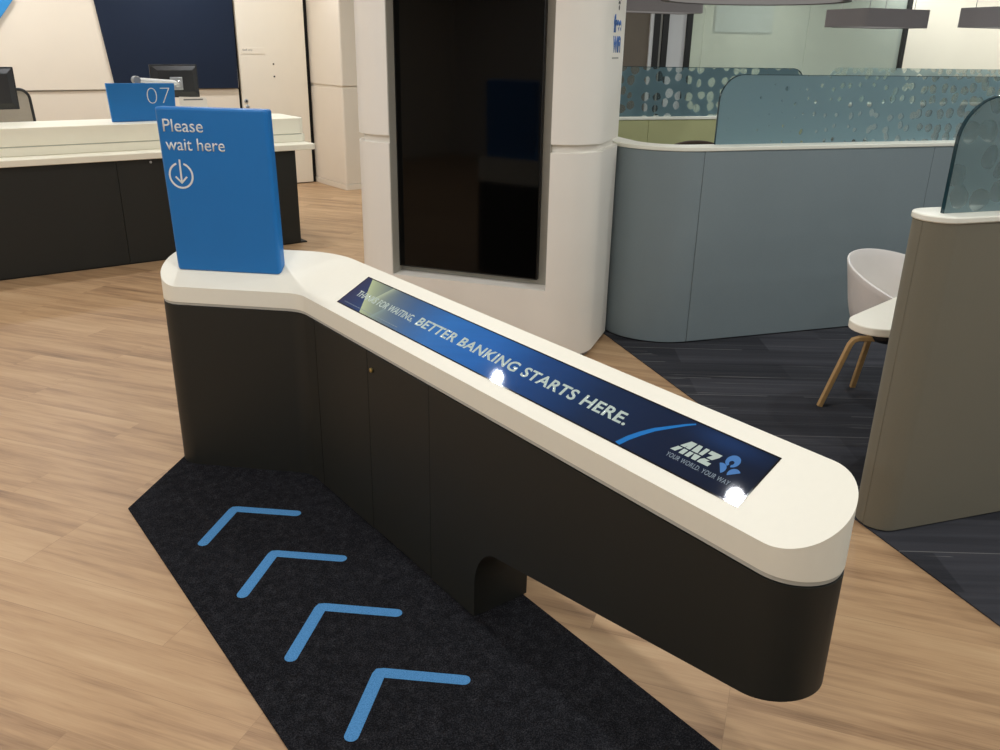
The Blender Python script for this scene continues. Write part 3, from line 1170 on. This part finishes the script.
def glass_rim(x0, x1, y, z0, z1, rL, rR, w=.004, th_=.012):
    pts = rounded([(x0, z0), (x1, z0), (x1, z1), (x0, z1)], [0, 0, rR, rL], 10)
    pts = pts[2:] + [(x0, z0)] if rR == 0 else pts[1:] + [(x0, z0)]
    bm = bmesh.new()
    for (a, b), (c, d) in zip(pts, pts[1:]):
        l = sqrt((c - a) ** 2 + (d - b) ** 2)
        if l < 1e-6:
            continue
        nx, ny = (b - d) / l * w, (c - a) / l * w
        nx, ny = -nx, -ny
        add_prism(bm, [(a, b), (c, d), (c + nx, d + ny), (a + nx, b + ny)], -.0005, th_ + .0005, lambda p, q, h: (p, y + h, q))
    return bm


# --- blue booth, long front that curves back on the left (outer line listed right to left, inside on its left hand is negative)
PB = 4.468
RB = .40
XL = 2.318
TK = .14
arcB = [(XL + RB - RB * sin(pi / 2 * k / 16), PB + RB - RB * cos(pi / 2 * k / 16)) for k in range(17)]
bb = thing('booth_partition', 'blue-grey upholstered booth wall with white cap and frosted glass', 'partition', B, (4.0, PB + .1, 0))
segs = [[(6.3, PB), (4.402, PB)], [(4.399, PB), (2.7205, PB)], [(2.7175, PB)] + arcB[1:], [(XL, PB + RB + .002), (XL, 6.55)]]
for i, sg_ in enumerate(segs):
    obj('panel', wall_strip(sg_, 0, -TK, .012, 1.19), M['blue_fab'], bb, bevel=.004)
full = [(6.3, PB)] + arcB + [(XL, 6.55)]
obj('core', wall_strip(full, -.012, -TK + .012, .03, 1.19), M['core'], bb)
obj('plinth', wall_strip(full, -.03, -TK + .02, .0065, .013), M['plinth'], bb)
obj('cap', wall_strip(full, .006, -TK - .006, 1.1905, 1.215), M['cap'], bb, bevel=.004, label='white cap rail')
gl = obj('glass_screen', glass_panel(2.852, 6.3, PB + .115, 1.2152, 1.611, .15, 0), M['glass_front'], bb, smooth=0, label='frosted teal glass with pebble-shaped clear spots fading out')
obj('glass_edge', glass_rim(2.852, 6.3, PB + .115, 1.2152, 1.611, .15, 0, w=.003), M['glass_edge'], gl, smooth=0)

# --- far wall of the same booth, olive inside
PG = 6.60
gb = thing('booth_partition', 'olive green booth wall with white cap seen over the blue wall', 'partition', B, (3.9, PG, 0))
for a, b in ((2.47, 3.447), (3.450, 5.10)):
    obj('panel', box((a, PG, .035), (b, PG + TK, 1.19)), M['green_fab'], gb, bevel=.004)
obj('plinth', box((2.47, PG + .02, .0065), (5.10, PG + TK - .02, .036)), M['plinth'], gb)
obj('cap', box((2.33, PG - .006, 1.1905), (5.105, PG + TK + .006, 1.215)), M['cap'], gb, bevel=.004, label='white cap rail')
gl = obj('glass_screen', glass_panel(2.45, 4.94, PG + .03, 1.2152, 1.603, 0, .12), M['glass_far'], gb, smooth=0, label='frosted teal glass with rows of clear pebble shapes')
obj('glass_edge', glass_rim(2.45, 4.94, PG + .03, 1.2152, 1.603, .001, .12, w=.004), M['glass_edge'], gl, smooth=0)

# --- third booth wall further back on the right
PT = 8.22
tb = thing('booth_partition', 'far pale booth wall with pebble glass in front of the white wall', 'partition', B, (8.0, PT, 0))
obj('panel', box((6.35, PT, .035), (11.0, PT + TK, 1.185)), M['pale_fab'], tb, bevel=.004)
obj('plinth', box((6.35, PT + .02, .0065), (11.0, PT + TK - .02, .036)), M['plinth'], tb)
obj('cap', box((6.34, PT - .03, 1.1855), (11.0, PT + TK + .01, 1.215)), M['cap'], tb, bevel=.004, label='white cap rail')
obj('glass_screen', glass_panel(6.5, 11.0, PT + .05, 1.2152, 1.585, .12, 0), M['glass_third'], tb, smooth=0, label='pale frosted glass with large clear pebble shapes')

# --- taupe booth wall, near right, with a rounded end
PX = 2.232
tp = thing('booth_partition', 'taupe upholstered booth wall with a rounded end and white cap, nearest', 'partition', B, (3.2, PX + .14, 0))
plan = rounded([(2.286, PX), (4.8, PX), (4.8, PX + .18), (2.286, PX + .18)], [.088, 0, 0, .088], 12)


def cut(pl, xa, xb):
    """part of the plan between two y values"""
    bm_ = prism(pl, .012, 1.212)
    for x_, keep in ((xa, 1), (xb, -1)):
        if x_ is not None:
            g_ = bm_.verts[:] + bm_.edges[:] + bm_.faces[:]
            r_ = bmesh.ops.bisect_plane(bm_, geom=g_, plane_co=(0, x_, 0), plane_no=(0, keep, 0), clear_inner=True)
            ed = [e for e in r_['geom_cut'] if isinstance(e, bmesh.types.BMEdge)]
            bmesh.ops.edgeloop_fill(bm_, edges=ed)
    return bm_


obj('panel', cut(plan, PX + .0785, None), M['taupe_fab'], tp, bevel=.003)
obj('panel', cut(plan, None, PX + .077), M['taupe_fab'], tp, bevel=.003)
obj('core', box((2.40, PX + .05, .03), (4.8, PX + .13, 1.211)), M['core'], tp)
pl2 = rounded([(2.31, PX + .025), (4.8, PX + .025), (4.8, PX + .155), (2.31, PX + .155)], [.06, 0, 0, .06], 10)
obj('plinth', prism(pl2, .0065, .013), M['plinth'], tp)
pl3 = rounded([(2.280, PX - .006), (4.8, PX - .006), (4.8, PX + .186), (2.280, PX + .186)], [.094, 0, 0, .094], 14)
obj('cap', prism(pl3, 1.2125, 1.236), M['cap'], tp, bevel=.005, label='white cap rail')
gl = obj('glass_screen', glass_panel(2.362, 4.8, PX + .070, 1.2362, 1.618, .15, 0), M['glass_near'], tp, smooth=0, label='frosted green-grey glass with large pebble shapes')
obj('glass_edge', glass_rim(2.362, 4.8, PX + .070, 1.2362, 1.618, .15, 0, w=.004), M['glass_edge'], gl, smooth=0)

# --- table behind the taupe wall
tt = thing('meeting_table', 'cream table with rounded corner behind the taupe booth wall', 'table', W, (2.0, 3.62, 0))
tpl = rounded([(1.325, 3.30), (1.60, 3.276), (2.60, 3.60), (2.70, 3.86), (1.88, 3.835)], [.11, .10, .12, .12, .08], 10)
obj('tabletop', prism(tpl, .665, .700), M['table'], tt, bevel=.005, seg=3)
obj('pedestal', lathe([(.03, .02), (.03, .66), (.09, .664)], (2.15, 3.68, 0), 20), M['steel'], tt)
obj('base', lathe([(.24, .0065), (.24, .014), (.05, .024)], (2.15, 3.68, 0), 28), M['steel'], tt)


# --- tub chair
def tub_shell(cx, cy, face, r0=.295):
    bm = bmesh.new()
    NA, NR = 56, 16
    grid = []
    for i in range(NA):
        a = 2 * pi * i / NA
        back = .5 - .5 * cos(a)          # 0 at the front, 1 at the back
        hb = back ** .52
        h = .46 + .318 * hb
        row = []
        for j in range(NR + 1):
            f = j / NR
            if f < .45:
                r = r0 * .84 * f / .45
                z = .435 + .012 * (f / .45) ** 2
            else:
                g_ = (f - .45) / .55
                r = r0 * (.84 + .06 * min(1, g_ * 2.5) ** .6 + .18 * g_ ** 1.3)
                z = .447 + (h - .447) * g_ ** 1.3
            row.append(bm.verts.new((cx + r * cos(a + face), cy + r * sin(a + face), z)))
        grid.append(row)
    for i in range(NA):
        A, Bq = grid[i], grid[(i + 1) % NA]
        for j in range(NR):
            bm.faces.new((A[j], Bq[j], Bq[j + 1], A[j + 1]))
    bmesh.ops.remove_doubles(bm, verts=bm.verts, dist=1e-5)
    return bm


CHX, CHY, FACE = 2.075, 4.16, radians(-52)
ch = thing('tub_chair', 'white tub chair on oak legs beside the taupe booth wall', 'chair', W, (CHX, CHY, 0))
so = obj('shell', tub_shell(CHX, CHY, FACE), M['shell'], ch, smooth=80, label='white moulded plastic shell')
sd = so.modifiers.new('thick', 'SOLIDIFY')
sd.thickness = .012
sd.offset = 0
bv = so.modifiers.new('lip', 'BEVEL')
bv.width = .003
bv.segments = 2
obj('seat_pad', lathe([(.02, .445), (.21, .447), (.23, .458), (.21, .472), (.02, .476)], (CHX, CHY, 0), 32), M['seatpad'], ch)
sq = [(-1, -.7), (-.8, -.9), (.8, -.9), (1, -.7), (1, .7), (.8, .9), (-.8, .9), (-1, .7)]
LX, LY = 1.687, 4.106
for dx, dy in ((-1, 0), (0, 1), (1, 0), (0, -1)):
    ex, ey = 1.968 + .281 * dx, 4.106 + .281 * dy
    b0 = (1.968 + .02 * dx, 4.106 + .02 * dy)
    pts = [(b0[0], b0[1], .385)]
    kx, ky = 1.968 + .135 * dx, 4.106 + .135 * dy
    pts += [(kx, ky, .385), (kx + .028 * dx, ky + .028 * dy, .375), (kx + .042 * dx, ky + .042 * dy, .352)]
    pts += [(ex, ey, .0065)]
    obj('leg', tube(pts, .0135, prof=sq), M['oak'], ch, label='bent oak leg')
obj('hub', lathe([(.06, .375), (.075, .395), (.075, .428), (.06, .434)], (1.968, 4.106, 0), 24), M['monitor'], ch)

# --- brown lounge chairs inside the blue booth: only their tops show
def lounge(label, x, y, w_, top):
    l = thing('lounge_chair', label, 'chair', B, (x, y, 0))
    pl = rounded([(x - w_ / 2, .40), (x + w_ / 2, .40), (x + w_ / 2 - .02, top), (x - w_ / 2 + .02, top)], [.03, .03, .10, .10], 8)
    pts = [(x - w_ / 2, .40), (x + w_ / 2, .40)]
    for k in range(17):
        q = k / 16
        pts.append((x + w_ / 2 - w_ * q, top - .055 * (abs(2 * q - 1)) ** 2.2))
    obj('backrest', prism(pts, 0, .07, lambda a, b, h: (a, y - .2 + h - .12 * (b - .4), b)), M['brown'], l, bevel=.02, seg=3)
    obj('seat', prism(rounded([(x - w_ / 2, y - .2), (x + w_ / 2, y - .2), (x + w_ / 2, y + .3), (x - w_ / 2, y + .3)], .06, 5), .36, .46), M['brown'], l, bevel=.02, seg=3)
    for sx in (-1, 1):
        for yy in (-.15, .25):
            obj('leg', tube([(x + sx * (w_ / 2 - .06), y + yy, .36), (x + sx * (w_ / 2 - .04), y + yy, .0065)], [.018, .012], 10), M['monitor'], l)
    return l


lounge('brown lounge chair top showing just above the blue booth wall', 3.50, 6.15, .50, 1.095)
lounge('dark chair back showing dimly through the frosted booth glass', 4.80, 6.05, .44, 1.125)

# ================================================================== GLAZED ROOM AT THE BACK RIGHT
PW = 9.5
win = thing('window_1', 'glazed partition with black frames and green tinted glass', 'glazed wall', B, (6.5, PW, 0))
win['kind'] = 'structure'
obj('brown_panel', box((3.6, PW + .03, 0), (4.895, PW + .1, 2.9)), M['brownwall'], win, label='brown panel')
obj('pale_strip', box((4.896, PW + .01, 0), (4.94, PW + .1, 2.9)), M['palepanel'], win)
for a, b in ((4.941, 5.018), (5.055, 5.13), (5.372, 5.44)):
    obj('mullion', box((a, PW, 0), (b, PW + .1, 2.9)), M['mullion'], win, label='black frame post')
obj('pale_strip', box((5.019, PW + .02, 0), (5.054, PW + .1, 2.9)), M['grey_edge'], win)
obj('pale_panel', box((5.131, PW + .03, 0), (5.371, PW + .1, 2.9)), M['palepanel'], win)
for a, b in ((5.442, 5.60), (5.604, 7.05), (7.054, 8.49)):
    obj('glass_pane', box((a, PW + .03, 0), (b, PW + .042, 2.9)), M['green_glass'], win, label='green tinted glass', smooth=0)
obj('mullion', box((8.50, PW, 0), (8.555, PW + .1, 2.9)), M['mullion'], win, label='black frame post')
struct('wall_end', box((8.556, PW + .02, 0), (13.5, PW + .15, 2.9)), M['room_wall'], th=B, label='white wall right of the glazed room')
# inside of the glazed room
struct('wall_inner', box((3.6, 12.2, 0), (13.0, 12.3, 2.9)), M['room_wall'], th=B, label='pale wall seen through the green glass')
wb = thing('wall_board', 'pale rectangular board on the wall behind the green glass', 'board', B, (7.9, 12.19, 1.9))
obj('board_face', box((7.35, 12.17, 2.0), (8.35, 12.185, 2.5)), M['palepanel'], wb)
obj('board_frame', box((7.33, 12.186, 1.98), (8.37, 12.198, 2.52)), M['grey_edge'], wb)


# ================================================================== PENDANT LAMPS
def ring_lamp(label, plan_out, plan_in, z0, z1, base, hang):
    l = thing('pendant_lamp', label, 'lamp', B, base, 'grey felt pendant lamps over the booths')
    bm = bmesh.new()
    n_ = len(plan_out)
    lo_o = [bm.verts.new((a, b, z0)) for a, b in plan_out]
    hi_o = [bm.verts.new((a, b, z1)) for a, b in plan_out]
    lo_i = [bm.verts.new((a, b, z0)) for a, b in plan_in]
    hi_i = [bm.verts.new((a, b, z1)) for a, b in plan_in]
    for k in range(n_):
        j = (k + 1) % n_
        bm.faces.new((lo_o[k], lo_o[j], hi_o[j], hi_o[k]))
        bm.faces.new((lo_i[k], hi_i[k], hi_i[j], lo_i[j]))
        bm.faces.new((hi_o[k], hi_o[j], hi_i[j], hi_i[k]))
        bm.faces.new((lo_o[k], lo_i[k], lo_i[j], lo_o[j]))
    obj('lamp_shade', bm, M['felt'], l, label='grey felt shade')
    obj('diffuser', prism(plan_in, z0 + .004, z0 + .012), M['diffuser'], l, label='pale glowing underside')
    for a, b in hang:
        obj('suspension_wire', tube([(a, b, z1 - .02), (a, b, 2.9)], .003, 6), M['steel'], l)
    return l


def rect_lamp(label, x0, x1, y0, y1, z0, z1, rr=.05):
    po = rounded([(x0, y0), (x1, y0), (x1, y1), (x0, y1)], rr, 6)
    i_ = .02
    pi_ = rounded([(x0 + i_, y0 + i_), (x1 - i_, y0 + i_), (x1 - i_, y1 - i_), (x0 + i_, y1 - i_)], rr - i_ * .6, 6)
    return ring_lamp(label, po, pi_, z0, z1, ((x0 + x1) / 2, (y0 + y1) / 2, z0), [(x0 + .1, y0 + .1), (x1 - .1, y0 + .1), (x1 - .1, y1 - .1), (x0 + .1, y1 - .1)])


rect_lamp('grey felt pendant lamp hanging in front of the black glass post', 5.14, 5.80, 6.2, 6.75, 1.945, 2.085)
rect_lamp('grey felt pendant lamp cut off by the right picture edge', 6.60, 7.4, 6.2, 6.75, 1.975, 2.14)
rect_lamp('dark felt pendant lamp nearest the white column', 2.9, 4.23, 7.2, 7.62, 2.045, 2.20)
cc = (3.42, 5.22)
po = [(cc[0] + .60 * cos(2 * pi * k / 48), cc[1] + .60 * sin(2 * pi * k / 48)) for k in range(48)]
pi_ = [(cc[0] + .55 * cos(2 * pi * k / 48), cc[1] + .55 * sin(2 * pi * k / 48)) for k in range(48)]
ring_lamp('large round felt pendant lamp with its pale underside at the top edge', po, pi_, 2.045, 2.17, (cc[0], cc[1], 2.045), [(cc[0] - .5, cc[1]), (cc[0] + .5, cc[1] - .2), (cc[0] + .5, cc[1] + .3)])


# ================================================================== LIGHT
def area(name, loc, power, size, color, shape='DISK', rot=(0, 0, 0), sy=None, spread=180):
    l = bpy.data.lights.new(name, 'AREA')
    l.energy = power
    l.shape = shape
    l.size = size
    if sy:
        l.size_y = sy
    l.color = color
    l.spread = radians(spread)
    o_ = bpy.data.objects.new(name, l)
    COL.objects.link(o_)
    o_.location = loc
    o_.rotation_euler = rot
    return o_


WARM = (.96, .99, 1.02)
COOL = (.96, 1.0, 1.0)
u2 = Vector((cos(TH_K + pi / 2), sin(TH_K + pi / 2)))
v2 = Vector((cos(TH_K), sin(TH_K)))
P0 = Vector((-1.408, 4.072))
SKIP = {(1, 0)}          # no lamp in this bay
for i in range(-5, 6):
    for j in range(-4, 7):
        p = P0 + u2 * (1.92 * i) + v2 * (1.92 * j)
        if not (-6.5 < p.x < 9.5 and -1.5 < p.y < 13.0):
            continue
        if (i, j) in SKIP:
            continue
        q = p.x * cos(TH_B) + p.y * sin(TH_B)
        cool = q > 2.3
        k = to_world(-TH_F, (p.x, p.y, 0))
        if FX0 - .1 < k.x < FX1 + .1 and FY0 - .1 < k.y < FY1 + .1:
            continue
        kk = to_world(-TH_K, (p.x, p.y, 0))
        if kk.y > SW - .15:
            continue
        area('downlight_and_fill', (p.x, p.y, 2.895), 13.2 if not cool else 12.3, .085, COOL if cool else WARM)
# inside the glazed room
for x_ in (6.2, 8.2):
    p = to_world(B, (x_, 11.0, 2.88))
    area('downlight_and_fill', p, 22, .3, COOL)

# added fill lamps, unseen, brightening the teller wall and the white wall at right
for v_ in (-.6, .8, 2.2, 3.6, 4.6):
    area('downlight_and_fill', to_world(K, (v_, 9.75, 2.895)), 8, .085, WARM)
for x_ in (9.2, 10.4, 11.6):
    area('downlight_and_fill', to_world(B, (x_, 8.75, 2.895)), 15, .085, COOL)

wd_ = bpy.data.worlds.new('world')
SC.world = wd_
wd_.use_nodes = True
wd_.node_tree.nodes['Background'].inputs[0].default_value = (1, .94, .86, 1)
wd_.node_tree.nodes['Background'].inputs[1].default_value = .15

# ================================================================== CAMERA
FPX, PITCH, ROLL, CH = 845.12, .372105, .018764, 1.75
cam = bpy.data.cameras.new('camera')
cam.sensor_fit = 'HORIZONTAL'
cam.sensor_width = 36
cam.lens = FPX / 1000 * 36
cam.clip_start = .05
cam.clip_end = 60
co = bpy.data.objects.new('camera', cam)
COL.objects.link(co)
c_, s_ = cos(PITCH), sin(PITCH)
R_ = Vector((1, 0, 0))
U_ = Vector((0, s_, c_))
F_ = Vector((0, c_, -s_))
cr, sr = cos(ROLL), sin(ROLL)
R2 = cr * R_ + sr * U_
U2 = -sr * R_ + cr * U_
co.matrix_world = Matrix(((R2.x, U2.x, -F_.x, 0), (R2.y, U2.y, -F_.y, 0), (R2.z, U2.z, -F_.z, CH), (0, 0, 0, 1)))
SC.camera = co

vs_ = SC.view_settings
vs_.view_transform = 'Standard'
vs_.look = 'None'
vs_.exposure = 0
vs_.gamma = 1
vs_.use_curve_mapping = False

# helper properties are not part of the scene
for o_ in SC.objects:
    for k_ in ('base_x', 'base_y', 'base_z'):
        if k_ in o_:
            del o_[k_]
